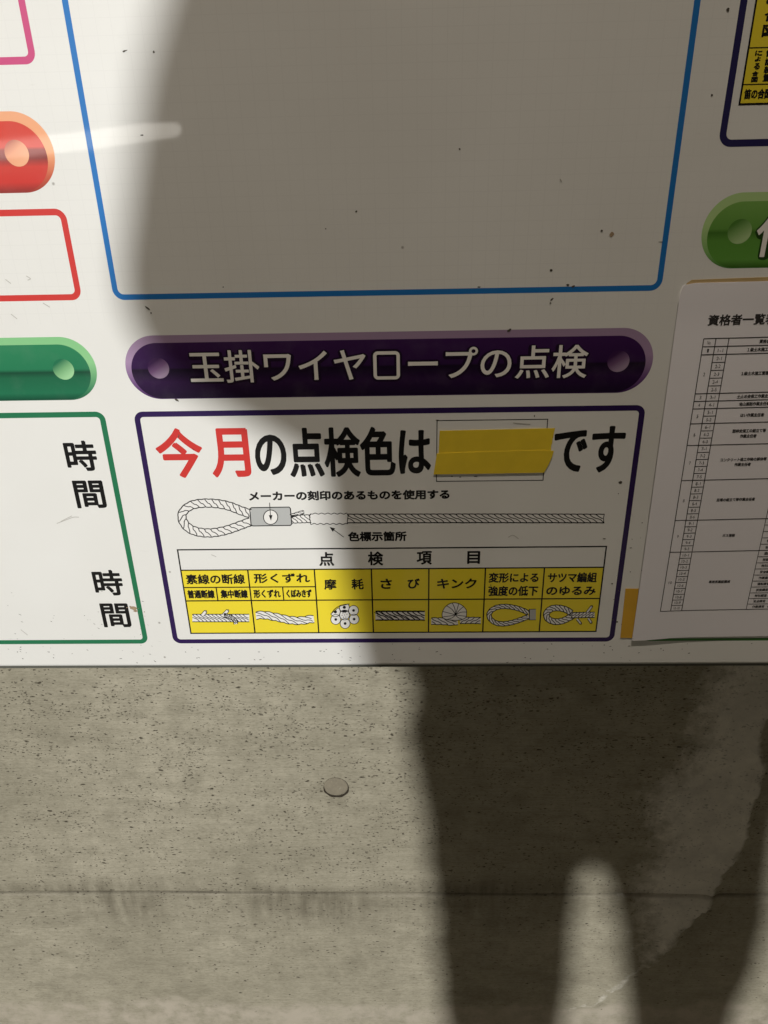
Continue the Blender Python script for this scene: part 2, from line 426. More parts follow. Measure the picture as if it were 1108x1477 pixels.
gm, nt, b = nmat('ground_concrete'); b.inputs['Roughness'].default_value = .9
v = coords(nt); nt.links.new(mix(nt, noise(nt, v, 8, 6), (.26, .235, .18), (.17, .15, .115)), b.inputs['Base Color']); bump(nt, noise(nt, v, 60, 5), .4, .004, b)
me = bpy.data.meshes.new('ground'); me.from_pydata([(-40, -40, 0), (40, -40, 0), (40, T+.2, 0), (-40, T+.2, 0)], [], [(0, 1, 2, 3)])
tag(link('ground', me, gm), kind='structure')

# ------------------------------------------------------------------ the notice board
BZ0 = bp(554, 960.5)[1]; BX0, BX1, BZ1 = -1.02, .92, H+.52
board = empty('notice_board', (0, 0, BZ0))
tag(board, 'large white printed safety notice board with coloured frames and headings mounted on the concrete wall', 'notice board')
def at_board(o):                                  # vertices are written in world coordinates
    o.parent = board; o.location = (0, 0, -BZ0); return o
bm = bmesh.new()
bmesh.ops.create_cube(bm, size=1)
for vv in bm.verts:
    vv.co = Vector((BX0 if vv.co.x < 0 else BX1, 0.0 if vv.co.y < 0 else .022, BZ0 if vv.co.z < 0 else BZ1))
bmesh.ops.bevel(bm, geom=[e for e in bm.edges], offset=.0030, segments=4, affect='EDGES', profile=.5)
me = bpy.data.meshes.new('panel'); bm.to_mesh(me); bm.free()
at_board(link('panel', me, WHITE))
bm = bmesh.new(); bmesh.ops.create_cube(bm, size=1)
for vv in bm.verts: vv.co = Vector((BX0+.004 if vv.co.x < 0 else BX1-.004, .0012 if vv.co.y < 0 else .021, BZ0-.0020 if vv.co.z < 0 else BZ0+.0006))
me = bpy.data.meshes.new('lower_lip'); bm.to_mesh(me); bm.free(); at_board(link('lower_lip', me, dark_mat('lip_shade_grey', (.13, .13, .105), .6)))  # bent lower edge, its shade put into the dark grey colour
steel = dark_mat('galvanised_steel', (.32, .32, .31), .5)
for z in (BZ0+.09, BZ1-.10):
    bm = bmesh.new(); bmesh.ops.create_cube(bm, size=1)
    for vv in bm.verts: vv.co = Vector((BX0+.05 if vv.co.x < 0 else BX1-.05, .022 if vv.co.y < 0 else T+.002, z-.02 if vv.co.z < 0 else z+.02))
    me = bpy.data.meshes.new('mounting_rail'); bm.to_mesh(me); bm.free(); at_board(link('mounting_rail', me, steel))

def mid(*p): return sum(p)/len(p)
SC = scale_at(560, 600)                            # metres per photo pixel near the middle of the board
def border(x0, x1, z0, z1, wd, mat, label, r=.006, lay=1):
    mb = MB(); mb.stroke(rrect(x0, x1, z0, z1, r), wd, lay, True)
    o = at_board(mb.build('border', mat)); o['label'] = label; return o
# column edges found from the photograph
COLX0 = mid(bp(197, 597)[0], bp(165.5, 424)[0], bp(254.5, 925)[0]); COLX1 = mid(bp(926, 589)[0], bp(953, 415)[0], bp(881, 921.5)[0])
LEFTX = mid(bp(149, 597.5)[0], bp(211, 926)[0], bp(113, 428)[0], bp(45.5, 86)[0])
RGTX = bp(1041, 206)[0]
ZB = mid(bp(254.5, 925.3)[1], bp(881, 921.5)[1], bp(211, 926)[1])
border(COLX0, COLX1, mid(bp(280, 426.6)[1], bp(540, 422.4)[1], bp(945, 415.5)[1]), H+.46, .0039, BLUE, 'bright blue border of the large empty panel')
border(COLX0, COLX1, ZB, mid(bp(197, 596.7)[1], bp(926, 589.2)[1]), .0044, PURPLE, 'dark purple border around the rope inspection panel', .005)
border(LEFTX-.46, LEFTX, ZB, bp(149, 597.5)[1], .0044, GREEN, 'green border of the panel with the time characters', .005)
border(LEFTX-.46, LEFTX, bp(113, 428.5)[1], bp(91, 305.5)[1], .0043, RED, 'red border of the small empty panel', .0055)
border(LEFTX-.46, LEFTX, bp(45.5, 87)[1], H+.46, .0043, MAGENTA, 'pink border corner at the upper left', .005)
border(RGTX, RGTX+.46, bp(1041, 207)[1], H+.46, .0043, NAVY, 'navy border of the panel with the yellow signal table', .006)
border(RGTX, RGTX+.46, mid(bp(1000, 923)[1], ZB), bp(1000, 409)[1], .0028, GREEN2, 'leaf green border mostly hidden behind the paper list', .006)

# heading bars
def pill(x0, x1, z0, z1, lay, n=28):
    r = (z1-z0)/2; mb = MB(); mb.poly(rrect(x0, x1, z0, z1, r-1e-5, n), lay); return mb
def heading(x0, x1, z0, z1, dots, rim, face, dot, label):
    h = z1-z0
    o = at_board(pill(x0, x1, z0, z1, 1).build('heading_bar', rim)); o['label'] = label
    pill(x0+h*.085, x1-h*.105, z0+h*.012, z1-h*.115, 2).build('bar_face', face, o)
    for dx in dots:
        mb = MB(); mb.disc((dx, (z0+z1)/2-h*.005), h*.165, 3, 40); mb.build('stud', dot, o)
    return o
pz1 = mid(bp(220, 482.2)[1], bp(899, 474.6)[1]); pz0 = mid(bp(234, 574.4)[1], bp(888, 567.8)[1])
px0 = bp(181.5, 531)[0]; px1 = bp(941.8, 520)[0]
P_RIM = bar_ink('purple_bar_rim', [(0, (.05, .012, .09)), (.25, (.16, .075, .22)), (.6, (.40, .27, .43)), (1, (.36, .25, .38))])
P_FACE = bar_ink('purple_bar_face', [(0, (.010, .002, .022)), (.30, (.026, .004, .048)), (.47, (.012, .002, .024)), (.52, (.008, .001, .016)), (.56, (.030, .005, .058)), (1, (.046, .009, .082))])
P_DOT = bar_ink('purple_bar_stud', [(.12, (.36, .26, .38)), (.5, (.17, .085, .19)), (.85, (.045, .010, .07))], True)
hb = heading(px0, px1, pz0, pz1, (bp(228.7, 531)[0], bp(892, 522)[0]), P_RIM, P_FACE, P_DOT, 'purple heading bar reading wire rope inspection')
BK = ink('bar_shadow_ink', (.012, .002, .02), .0)
RO = (bp(541, 527)[0], bp(574.5, 526)[0], bp(558, 545)[1], bp(558, 509)[1])
mb2 = MB(); a = bp(273, 529.5)[0]; c_ = bp(848, 521.5)[0]; zc = mid(bp(274, 529.5)[1], bp(846, 521.5)[1]); hh = (bp(560, 502)[1]-bp(560, 549.5)[1])/2
put_text(mb2, '玉掛ワイヤ　ープの点検', a-.0012, c_+.0012, zc-hh-.0016, zc+hh+.0009, 3, .0045)
mb2.stroke(rrect(*RO, .0022), .0019+.0040, 3, True); mb2.build('lettering_outline', BK, hb)
mb = MB(); put_text(mb, '玉掛ワイヤ　ープの点検', a, c_, zc-hh, zc+hh, 4.5, .0006)
mb.stroke(rrect(*RO, .0022), .0025, 5.4, True); mb.build('lettering', LETTER, hb)
gz1 = bp(80, 486)[1]; gz0 = bp(95, 577)[1]
G_RIM = bar_ink('green_bar_rim', [(0, (.01, .10, .05)), (.2, (.06, .26, .12)), (.6, (.27, .60, .27)), (1, (.24, .56, .25))])
G_FACE = bar_ink('green_bar_face', [(0, (.004, .07, .035)), (.12, (.014, .16, .075)), (.40, (.012, .13, .06)), (.50, (.006, .065, .032)), (.56, (.018, .19, .085)), (1, (.025, .22, .095))])
G_DOT = bar_ink('green_bar_stud', [(.12, (.34, .64, .33)), (.5, (.19, .43, .2)), (.9, (.014, .16, .075))], True)
heading(bp(139, 531)[0]-.43, bp(139, 531)[0], gz0, gz1, (bp(91.5, 532)[0],), G_RIM, G_FACE, G_DOT, 'dark green heading bar above the time panel')
rz1 = bp(10, 160.5)[1]; rz0 = bp(40, 278)[1]
R_RIM = bar_ink('red_bar_rim', [(0, (.30, .03, .02)), (.2, (.55, .10, .05)), (.5, (.84, .38, .18)), (1, (.84, .40, .22))])
R_FACE = bar_ink('red_bar_face', [(0, (.25, .025, .02)), (.14, (.58, .035, .025)), (.36, (.60, .05, .035)), (.48, (.24, .035, .03)), (.60, (.30, .035, .03)), (.64, (.66, .055, .035)), (1, (.64, .06, .04))])
R_DOT = bar_ink('red_bar_stud', [(0, (.86, .44, .25)), (.6, (.78, .33, .18)), (1, (.45, .10, .06))], True)
heading(bp(78.3, 220)[0]-.43, bp(78.3, 220)[0], rz0, rz1, (bp(24.5, 222)[0],), R_RIM, R_FACE, R_DOT, 'bright red heading bar at the left edge')
lz1 = bp(1070, 277.5)[1]; lz0 = bp(1060, 387)[1]; lx0 = bp(1012.4, 335)[0]
L_RIM = bar_ink('leaf_bar_rim', [(0, (.06, .20, .03)), (.2, (.22, .44, .13)), (.6, (.46, .66, .28)), (1, (.44, .64, .27))])
L_FACE = bar_ink('leaf_bar_face', [(0, (.04, .13, .012)), (.12, (.12, .33, .05)), (.42, (.11, .30, .045)), (.54, (.065, .19, .025)), (.60, (.13, .32, .055)), (1, (.20, .42, .09))])
L_DOT = bar_ink('leaf_bar_stud', [(.12, (.42, .60, .28)), (.5, (.24, .42, .14)), (.9, (.08, .22, .035))], True)
hb2 = heading(lx0, lx0+.43, lz0, lz1, (bp(1067, 334)[0],), L_RIM, L_FACE, L_DOT, 'leaf green heading bar above the paper list')
x_ = bp(1092, 333)[0]; z0_, z1_ = bp(1097, 371)[1], bp(1102, 302)[1]; gw = (z1_-z0_)
mb = MB(); put_text(mb, '作業資格者', x_-.0012, x_+gw*5.4, z0_-.002, z1_+.001, 3, .0055); mb.build('lettering_outline', ink('leaf_bar_dark_ink', (.02, .06, .01), 0), hb2)
mb = MB(); put_text(mb, '作業資格者', x_, x_+gw*5.4-.001, z0_, z1_, 4.5, .0008); mb.build('lettering', LETTER, hb2)

# headline
mb = MB()
text_px(mb, '今', 225.5, 292.5, 653.5, 72, 1, .0021); text_px(mb, '月', 303, 360, 653, 71, 1, .0021)
o = at_board(mb.build('headline_lettering', RED)); o['label'] = 'large red characters at the start of the headline'
mb = MB(); text_px(mb, 'の点検色は', 367.5, 622, 654, 72, 1, .0019, 650)
text_px(mb, 'です', 798.3, 900.4, 649, 67, 1, .0019, 647.5)
o = at_board(mb.build('headline_lettering', BLACK)); o['label'] = 'large black characters of the headline'
# colour box outline
bx0 = mid(bp(630.8, 607)[0], bp(629.4, 694)[0]); bx1 = bp(790.2, 604.5)[0]; bz1 = mid(bp(630.8, 606.9)[1], bp(790, 604.5)[1]); bz0 = mid(bp(629.4, 694.2)[1], bp(783, 692.9)[1])
mb = MB(); mb.stroke([(bx0, bz0), (bx1, bz0), (bx1, bz1), (bx0, bz1)], .0007, 1, True)
at_board(mb.build('colour_box', BLACK))
# 時間 twice
for lb_, prs in (('upper pair of black characters for hours', (('時', 117, 657.5, 45.5, 44), ('間', 129.5, 713, 43.5, 40))), ('lower pair of black characters for hours', (('時', 156, 840.5, 42, 37), ('間', 167, 887.5, 40.5, 34.5)))):
    mb = MB()
    for ch, cx_, cy_, wp, hp in prs: text_px(mb, ch, cx_-wp/2, cx_+wp/2, cy_, hp, 1, .0013)
    o = at_board(mb.build('time_lettering', BLACK)); o['label'] = lb_

# ---- line drawings, traced in photo pixels and laid flat on the board plane
def catmull(P, n=8, closed=False):
    out = []; m = len(P)
    rng = range(m if closed else m-1)
    for i in rng:
        g = (lambda k: P[k % m]) if closed else (lambda k: P[max(0, min(m-1, k))])
        p0, p1, p2, p3 = g(i-1), g(i), g(i+1), g(i+2)
        for j in range(n):
            t = j/n
            out.append(tuple(.5*((2*p1[k])+(-p0[k]+p2[k])*t+(2*p0[k]-5*p1[k]+4*p2[k]-p3[k])*t*t+(-p0[k]+3*p1[k]-3*p2[k]+p3[k])*t**3) for k in (0, 1)))
    if not closed: out.append(P[-1])
    return out
def resample(P, step):
    L = [0]
    for a, b in zip(P, P[1:]): L.append(L[-1]+math.dist(a, b))
    n = max(2, int(L[-1]/step)); out = []; k = 0
    for i in range(n+1):
        s = L[-1]*i/n
        while k < len(L)-2 and L[k+1] < s: k += 1
        t = (s-L[k])/max(L[k+1]-L[k], 1e-9); out.append((P[k][0]+(P[k+1][0]-P[k][0])*t, P[k][1]+(P[k+1][1]-P[k][1])*t))
    return out, L[-1]
def PX(L): return [bp(*p) for p in L]
def rope(wh, bk, path, wpx, pitch, line=1.0, lean=1.6, scal=.5, lay=2, smooth_n=8, flip=1, edge=True):
    C, L = resample(catmull(path, smooth_n), .8); n = len(C)
    up, dn = [], []
    T_ = []
    for i in range(n):
        a, b = C[max(0, i-1)], C[min(n-1, i+1)]; d = math.hypot(b[0]-a[0], b[1]-a[1]) or 1
        T_.append(((b[0]-a[0])/d, (b[1]-a[1])/d))
    step = L/(n-1)
    for i, (p, t) in enumerate(zip(C, T_)):
        s = i*step; nx, ny = t[1], -t[0]
        k1 = abs(math.sin(math.pi*s/pitch))*scal; k2 = abs(math.sin(math.pi*(s/pitch+.5)))*scal
        up.append((p[0]+nx*(wpx/2+k1-scal), p[1]+ny*(wpx/2+k1-scal))); dn.append((p[0]-nx*(wpx/2+k2-scal), p[1]-ny*(wpx/2+k2-scal)))
    if wh is not None: wh.strip(PX(up), PX(dn), lay)
    lw = line*SC*1.42
    if edge:
        bk.stroke(PX(up), lw, lay+1); bk.stroke(PX(dn), lw, lay+1)
    ns = int(L/pitch)
    for k in range(-1, ns+2):
        pts = []
        for j in range(9):
            u = j/8; s = (k+lean*(u-.0))*pitch+flip*0
            # S-curve from one edge to the other
            uu = u+.10*math.sin(2*math.pi*u)
            i = s/step
            if i < 0 or i > n-1: continue
            i = int(i); pu, pd = (up[i], dn[i]) if flip > 0 else (dn[i], up[i])
            pts.append((pu[0]+(pd[0]-pu[0])*uu, pu[1]+(pd[1]-pu[1])*uu))
        if len(pts) > 2: bk.stroke(PX(pts), lw*.85, lay+1.4)
diagram = at_board(empty('rope_diagram', (0, 0, 0))); diagram['label'] = 'line drawing of a wire rope with a spliced eye'
wh, bk, gy = MB(), MB(), MB()
z7 = lambda L, s=6.156, ox=240, oy=700: [(ox+x/s, oy+y/s) for x, y in L]
rope(wh, bk, z7([(745, 252), (655, 222), (560, 185), (450, 163), (340, 158), (240, 172), (178, 205), (143, 250), (142, 300), (170, 352), (220, 392), (290, 415), (370, 423), (450, 416), (545, 395), (640, 362), (748, 322)]), 12.2, 9.6, 1.15, 1.1, .7)
rope(wh, bk, [(419, 744.5), (428, 741.5), (438, 738.5)], 5, 6, .9, 1.2, .3)
bk.stroke(PX([(438, 736), (438.6, 742)]), 1.0*SC, 2)
rope(wh, bk, [(420, 749), (434, 748.5), (449, 748)], 11.5, 6.5, 1.0, 1.6, .5)
rope(wh, bk, [(501, 747.8), (620, 747.6), (740, 747.6), (872, 747.8)], 12.6, 9.2, 1.15, 2.3, .35)
bk.stroke(PX([(871.8, 741.8), (870.6, 747), (871, 753.6)]), 1.2*SC, 2)
fer = [(363, 732.2), (417, 731.4), (419, 733.4), (421, 755.6), (419, 757.8), (364.5, 758.6), (362.2, 756.6), (360.4, 734.2)]
gy.poly(PX(fer), 1.5); bk.stroke(PX(fer), 1.6*SC, 3, True)
cc = [(390.5+10.3*math.cos(2*math.pi*i/28), 746+10.4*math.sin(2*math.pi*i/28)) for i in range(28)]
wh.poly(PX(cc), 3); bk.stroke(PX(cc), 1.3*SC, 4, True)
bk.stroke(PX([(388.9, 725), (390.4, 745)]), 1.1*SC, 5); bk.poly(PX([(387.9, 743.2), (393.1, 742.8), (391, 751)]), 5.5)
sl_u = [(448+i*.9, 740.8+.75*math.sin(i*.62)) for i in range(60)]; sl_d = [(448+i*.9, 755.6+.75*math.sin(i*.62+1)) for i in range(60)]
wh.strip(PX(sl_u), PX(sl_d), 3); bk.stroke(PX(sl_u), 1.2*SC, 4); bk.stroke(PX(sl_d), 1.2*SC, 4.3)
bk.stroke(PX([(448.2, 741.2), (446.4, 744.5), (447.6, 752), (448.4, 755.8)]), 1.2*SC, 4.1); bk.stroke(PX([(501, 741), (502.3, 744.5), (501, 751.5), (501.3, 755.8)]), 1.2*SC, 4.2)
bk.stroke(PX([(496, 774.8), (481, 763.8)]), 1.1*SC, 2); bk.poly(PX([(475.5, 760), (483.6, 762.2), (480, 767)]), 2.5)
wh.build('rope', PAPERWHITE, diagram); gy.build('ferrule', GREYINK, diagram); bk.build('drawing_lines', BLACK, diagram)
mb = MB(); text_px(mb, 'メーカーの刻印のあるものを使用する', 359, 648.5, 715.2, 14.2, 1, .00085, 713.4)
text_px(mb, '色標示箇所', 502, 586.6, 774, 14.2, 1, .0008, 773.2)
mb.build('caption', BLACK, diagram)

# ---- inspection table
tbl = at_board(empty('inspection_table', (0, 0, 0))); tbl['label'] = 'yellow and white table of rope defects with seven small drawings'
tx0 = mid(bp(255.9, 792.7)[0], bp(275.8, 913.6)[0]); tx1 = mid(bp(874.8, 788.5)[0], bp(859.6, 910.5)[0])
tz = [mid(bp(*a)[1], bp(*b_)[1]) for a, b_ in (((255.9, 792.7), (874.8, 788.5)), ((262.5, 822.7), (870, 818)), ((269.5, 866.9), (864.4, 863)), ((275.8, 913.6), (859.6, 910.5)))]
zsub = mid(bp(266, 848)[1], bp(453.6, 845.7)[1])
cxs = [mid(bp(357.9, 822)[0], bp(367.4, 912)[0]), mid(bp(453.6, 820.4)[0], bp(459.6, 911)[0]), mid(bp(535.7, 819.5)[0], bp(538.6, 910)[0]), mid(bp(619, 819.5)[0], bp(618, 909.5)[0]), mid(bp(699.8, 819.5)[0], bp(697, 909.5)[0]), mid(bp(785, 819)[0], bp(778.5, 909.5)[0])]
mb = MB(); mb.poly([(tx0, tz[3]), (tx1, tz[3]), (tx1, tz[1]), (tx0, tz[1])], 1); mb.build('yellow_cells', YELLOW, tbl)
mb = MB(); lw = .0012
mb.stroke([(tx0, tz[3]), (tx1, tz[3]), (tx1, tz[0]), (tx0, tz[0])], lw, 3, True)
for z in (tz[1], tz[2]): mb.stroke([(tx0, z), (tx1, z)], lw, 3)
for x in cxs: mb.stroke([(x, tz[1]), (x, tz[3])], lw, 3)
mb.stroke([(tx0, zsub), (cxs[1], zsub)], lw*.9, 3)
for p in ((313.2, 857), (408.6, 855.5)): x = bp(*p)[0]; mb.stroke([(x, zsub), (x, tz[2])], lw*.9, 3)
mb.build('grid_lines', BLACK, tbl)
mb = MB()
for s, a, c_, y, h in (('点', 460, 481.8, 806.3, 20), ('検', 530.6, 552.9, 805.5, 20), ('項', 601, 623.2, 804.6, 19.6), ('目', 674, 692.6, 804, 18.5)): text_px(mb, s, a, c_, y, h, 3, .0008)
for s, a, c_, y, h, bo in (('素線の断線', 268.3, 353.4, 835.4, 14.4, .0003), ('普通断線', 270.4, 309.8, 857, 12.2, .0004), ('集中断線', 318.2, 357.6, 856.7, 12.2, .0004), ('形くずれ', 366.2, 447, 834, 14, .0003), ('形くずれ', 365.8, 404.9, 856.4, 12, .00032), ('くぼみきず', 413, 449.8, 856, 11.6, .0004),
        ('摩', 467.5, 485.4, 842.8, 15.4, .0003), ('耗', 507, 524.6, 842.5, 15.4, .0003), ('さ', 549, 565.4, 842, 14.6, .00035), ('び', 588, 605.6, 841.6, 14.6, .00035), ('キンク', 630.6, 687.6, 841.6, 14.4, .00035),
        ('変形による', 705, 777, 833, 14.4, .0003), ('強度の低下', 704.2, 776.2, 852.3, 14.6, .00035), ('サツマ編組', 790.2, 861.2, 832.8, 14.4, .0003), ('のゆるみ', 788, 859.6, 852, 13, .00035)):
    text_px(mb, s, a, c_, y, h, 3, bo+.00034)
mb.build('cell_lettering', BLACK, tbl)
# the seven defect drawings
def drawing(label): return MB(), MB(), label
def finish(wh, bk, label, grey=None):
    o = wh.build('defect_drawing', PAPERWHITE, tbl); o['label'] = label
    bk.build('drawing_lines', BLACK, o)
    if grey: grey.build('sleeve', GREYINK, o)
LN = 1.1
def wire(wh, bk, a, b, wpx, lay=4):
    d = math.dist(a, b); t = ((b[0]-a[0])/d, (b[1]-a[1])/d); n_ = (t[1]*wpx/2, -t[0]*wpx/2)
    q = [(a[0]+n_[0], a[1]+n_[1]), (b[0]+n_[0], b[1]+n_[1]), (b[0]+t[0]*wpx*.4, b[1]+t[1]*wpx*.4), (b[0]-n_[0], b[1]-n_[1]), (a[0]-n_[0], a[1]-n_[1])]
    wh.poly(PX(q), lay); bk.stroke(PX(q), LN*SC, lay+1); bk.stroke(PX([q[1], q[3]]), LN*SC*.8, lay+1.2)
A = lambda L: [(260+x/5.54, 860+y/5.54) for x, y in L]
wh, bk, lb = drawing('frayed rope with broken wires standing out')
rope(wh, bk, A([(98, 174), (250, 174), (400, 174), (552, 174)]), 11.0, 5.6, LN, 3.0, .15)
(a_, b_), (c_, d_) = A([(178, 152), (203, 122)]), A([(345, 150), (380, 115)])
wire(wh, bk, a_, b_, 4.6); wire(wh, bk, c_, d_, 4.4)
q = A([(350, 150), (385, 160), (425, 180), (440, 200), (445, 222)]); rope(wh, bk, q, 5.4, 2.6, LN, 1.2, .2, 4)
finish(wh, bk, lb)
wh, bk, lb = drawing('loosened wavy rope')
rope(wh, bk, A([(605, 154), (660, 150), (715, 157), (760, 166), (805, 175), (850, 186), (910, 194), (975, 194), (1022, 186), (1068, 180)]), 11.6, 12, LN, 2.2, 1.1)
finish(wh, bk, lb)
A = lambda L: [(450+x/6.156, 860+y/6.156) for x, y in L]
wh, bk, lb = drawing('round cross section of a worn rope')
def circ(c, r, n=26): return [(c[0]+r*math.cos(2*math.pi*i/n), c[1]+r*math.sin(2*math.pi*i/n)) for i in range(n)]
def clip(poly, a, b_):
    out = []; s = lambda p: (b_[0]-a[0])*(p[1]-a[1])-(b_[1]-a[1])*(p[0]-a[0])
    for p, q in zip(poly, poly[1:]+poly[:1]):
        sp_, sq = s(p), s(q)
        if sp_ >= 0: out.append(p)
        if sp_*sq < 0: t = sp_/(sp_-sq); out.append((p[0]+(q[0]-p[0])*t, p[1]+(q[1]-p[1])*t))
    return out
for c in ((370, 126), (375, 203), (295, 242), (212, 206), (290, 166)):
    q = A(circ(c, 44)); wh.poly(PX(q), 3+.1*(c[0] % 7)); bk.stroke(PX(q), 1.15*SC, 4.5, True)
    if c != (290, 166): bk.poly(PX(A(circ(c, 12))), 4.5)
    else:
        for k in range(7): bk.poly(PX(A(circ((c[0]+(22*math.cos(k) if k else 0), c[1]+(22*math.sin(k) if k else 0)), 4, 8))), 4.5)
for c, l0, l1 in (((288, 98), (236, 92), (336, 66)), ((208, 138), (170, 156), (250, 88))):
    q = clip(circ(c, 44), l0, l1); wh.poly(PX(A(q)), 3+.1*(c[0] % 5)); bk.stroke(PX(A(q)), 1.15*SC, 4.5, True)
    bk.poly(PX(A(clip(circ(c, 14), l0, l1))), 4.6)
bk.stroke(PX(A(catmull([(172, 155), (205, 112), (262, 78), (335, 68)], 6))), 1.2*SC, 4.7)
finish(wh, bk, lb)
wh, bk, lb = drawing('rusty rope with heavy black patches')
rope(wh, bk, A([(565, 172), (700, 172), (850, 172), (1003, 172)]), 13.2, 7.6, 1.5, 2.6, .4)
for i in range(9):
    x = 590+i*47+random.uniform(-8, 8); y = random.uniform(150, 195); l = random.uniform(45, 75)
    bk.poly(PX(A([(x-l*.6, y-17), (x, y+1), (x+l*.6, y+19), (x+l*.4, y+20), (x-4, y+8), (x-l*.6, y-12)])), 4+.1*i)
for y in (136, 209): bk.stroke(PX(A([(575, y), (1000, y)])), 1.6*SC, 4.4)
finish(wh, bk, lb)
A = lambda L: [(610+x/6.156, 860+y/6.156) for x, y in L]
wh, bk, lb = drawing('kinked rope with a round knot')
rope(wh, bk, A([(75, 220), (170, 222), (250, 228), (310, 222)]), 10, 9, LN, 1.8, .5)
rope(wh, bk, A([(330, 216), (420, 214), (515, 216)]), 9.4, 7.5, LN, 1.9, .5, flip=-1)
ball = A([(180, 192), (172, 150), (195, 100), (240, 66), (290, 58), (345, 78), (385, 120), (388, 160), (378, 192), (320, 212), (240, 210)])
bl = catmull(ball, 5, True); wh.poly(PX(bl), 4); bk.stroke(PX(bl), 1.15*SC, 5, True)
ctr = A([(290, 165)])[0]
for (ex, ey), (mx, my) in (((176, 135), (235, 150)), ((212, 84), (260, 118)), ((262, 60), (284, 110)), ((318, 66), (306, 112)), ((362, 92), (326, 122)), ((388, 140), (338, 142)), ((386, 178), (335, 172)), ((352, 204), (315, 190)), ((180, 182), (240, 175)), ((215, 206), (262, 190))):
    e_, m_ = A([(ex, ey), (mx, my)]); bk.stroke(PX(catmull([ctr, m_, e_], 5)), LN*SC, 5.3)
finish(wh, bk, lb)
wh, bk, lb = drawing('flattened rope eye with a grey sleeve')
rope(wh, bk, A([(940, 150), (890, 125), (820, 102), (735, 90), (660, 98), (605, 130), (588, 172), (610, 212), (660, 240), (730, 244), (810, 228), (890, 200), (940, 180)]), 6.6, 7, LN, 1.4, .35)
gy = MB(); gy.poly(PX(A([(946, 118), (1004, 116), (1002, 208), (946, 208)])), 3)
bk.stroke(PX(A([(946, 116), (1006, 114)])), SC, 4); bk.stroke(PX(A([(946, 210), (1004, 209)])), SC, 4); bk.stroke(PX(A([(946, 112), (945, 212)])), 1.4*SC, 4.4)
finish(wh, bk, lb, gy)
A = lambda L: [(690+x/5.83, 860+y/5.83) for x, y in L]
wh, bk, lb = drawing('spliced rope eye with loose strands')
rope(wh, bk, A([(785, 142), (735, 112), (670, 98), (615, 105), (578, 135), (574, 168), (598, 198), (650, 214), (710, 206), (770, 178), (800, 160)]), 8.6, 6, LN, 1.4, .35)
rope(wh, bk, A([(780, 158), (850, 158), (920, 156), (978, 157)]), 8.2, 5, LN, 1.8, .5, 2.5, flip=-1)
for p, q in (((915, 135), (955, 84)), ((830, 190), (862, 230)), ((925, 185), (950, 222))):
    a_, b_ = A([p, q]); wire(wh, bk, a_, b_, 3.2, 5)
finish(wh, bk, lb)

# ---- yellow crane signal table at the upper right
sig = at_board(empty('signal_table', (0, 0, 0))); sig['label'] = 'yellow crane signal table at the upper right'
sx0 = mid(bp(1090.6, 1)[0], bp(1067, 150)[0]); sz0 = bp(1085, 150)[1]
sza, szb = bp(1085, 69)[1], bp(1085, 121.7)[1]
mb = MB(); mb.poly([(sx0, sz0), (sx0+.38, sz0), (sx0+.38, H+.40), (sx0, H+.40)], 1); mb.build('yellow_cells', YELLOW, sig)
mb = MB(); mb.stroke([(sx0, sz0), (sx0+.38, sz0), (sx0+.38, H+.40), (sx0, H+.40)], .0012, 3, True)
for z in (sza, szb): mb.stroke([(sx0, z), (sx0+.38, z)], .0006, 3)
mb.build('grid_lines', BLACK, sig)
mb = MB(); s9 = lambda x, y: (1030+x/8.69, y/8.69)
def box(txt, xa, xb, ya, yb, bo=.0004):
    a = bp(*s9(xa, (ya+yb)/2))[0]; b_ = bp(*s9(xb, (ya+yb)/2))[0]; z1 = bp(*s9((xa+xb)/2, ya))[1]; z0 = bp(*s9((xa+xb)/2, yb))[1]
    put_text(mb, txt, a, b_, z0, z1, 3, bo)
box('図', 605, 775, 308, 462, .0006); box('合', 635, 800, 118, 268, .0006); box('の', 655, 810, -40, 62, .0006)
box('に', 516, 606, 632, 700); box('よ', 512, 586, 708, 770); box('る', 500, 576, 788, 872); box('合', 478, 556, 888, 956); box('図', 466, 548, 962, 1032)
for k, ch in enumerate('電話装置'): box(ch, 612+(-13)*k+40, 700-13*k+40, 628+100*k, 722+100*k)
box('笛の合図', 378, 715, 1112, 1240, .0005)
mb.build('cell_lettering', BLACK, sig)

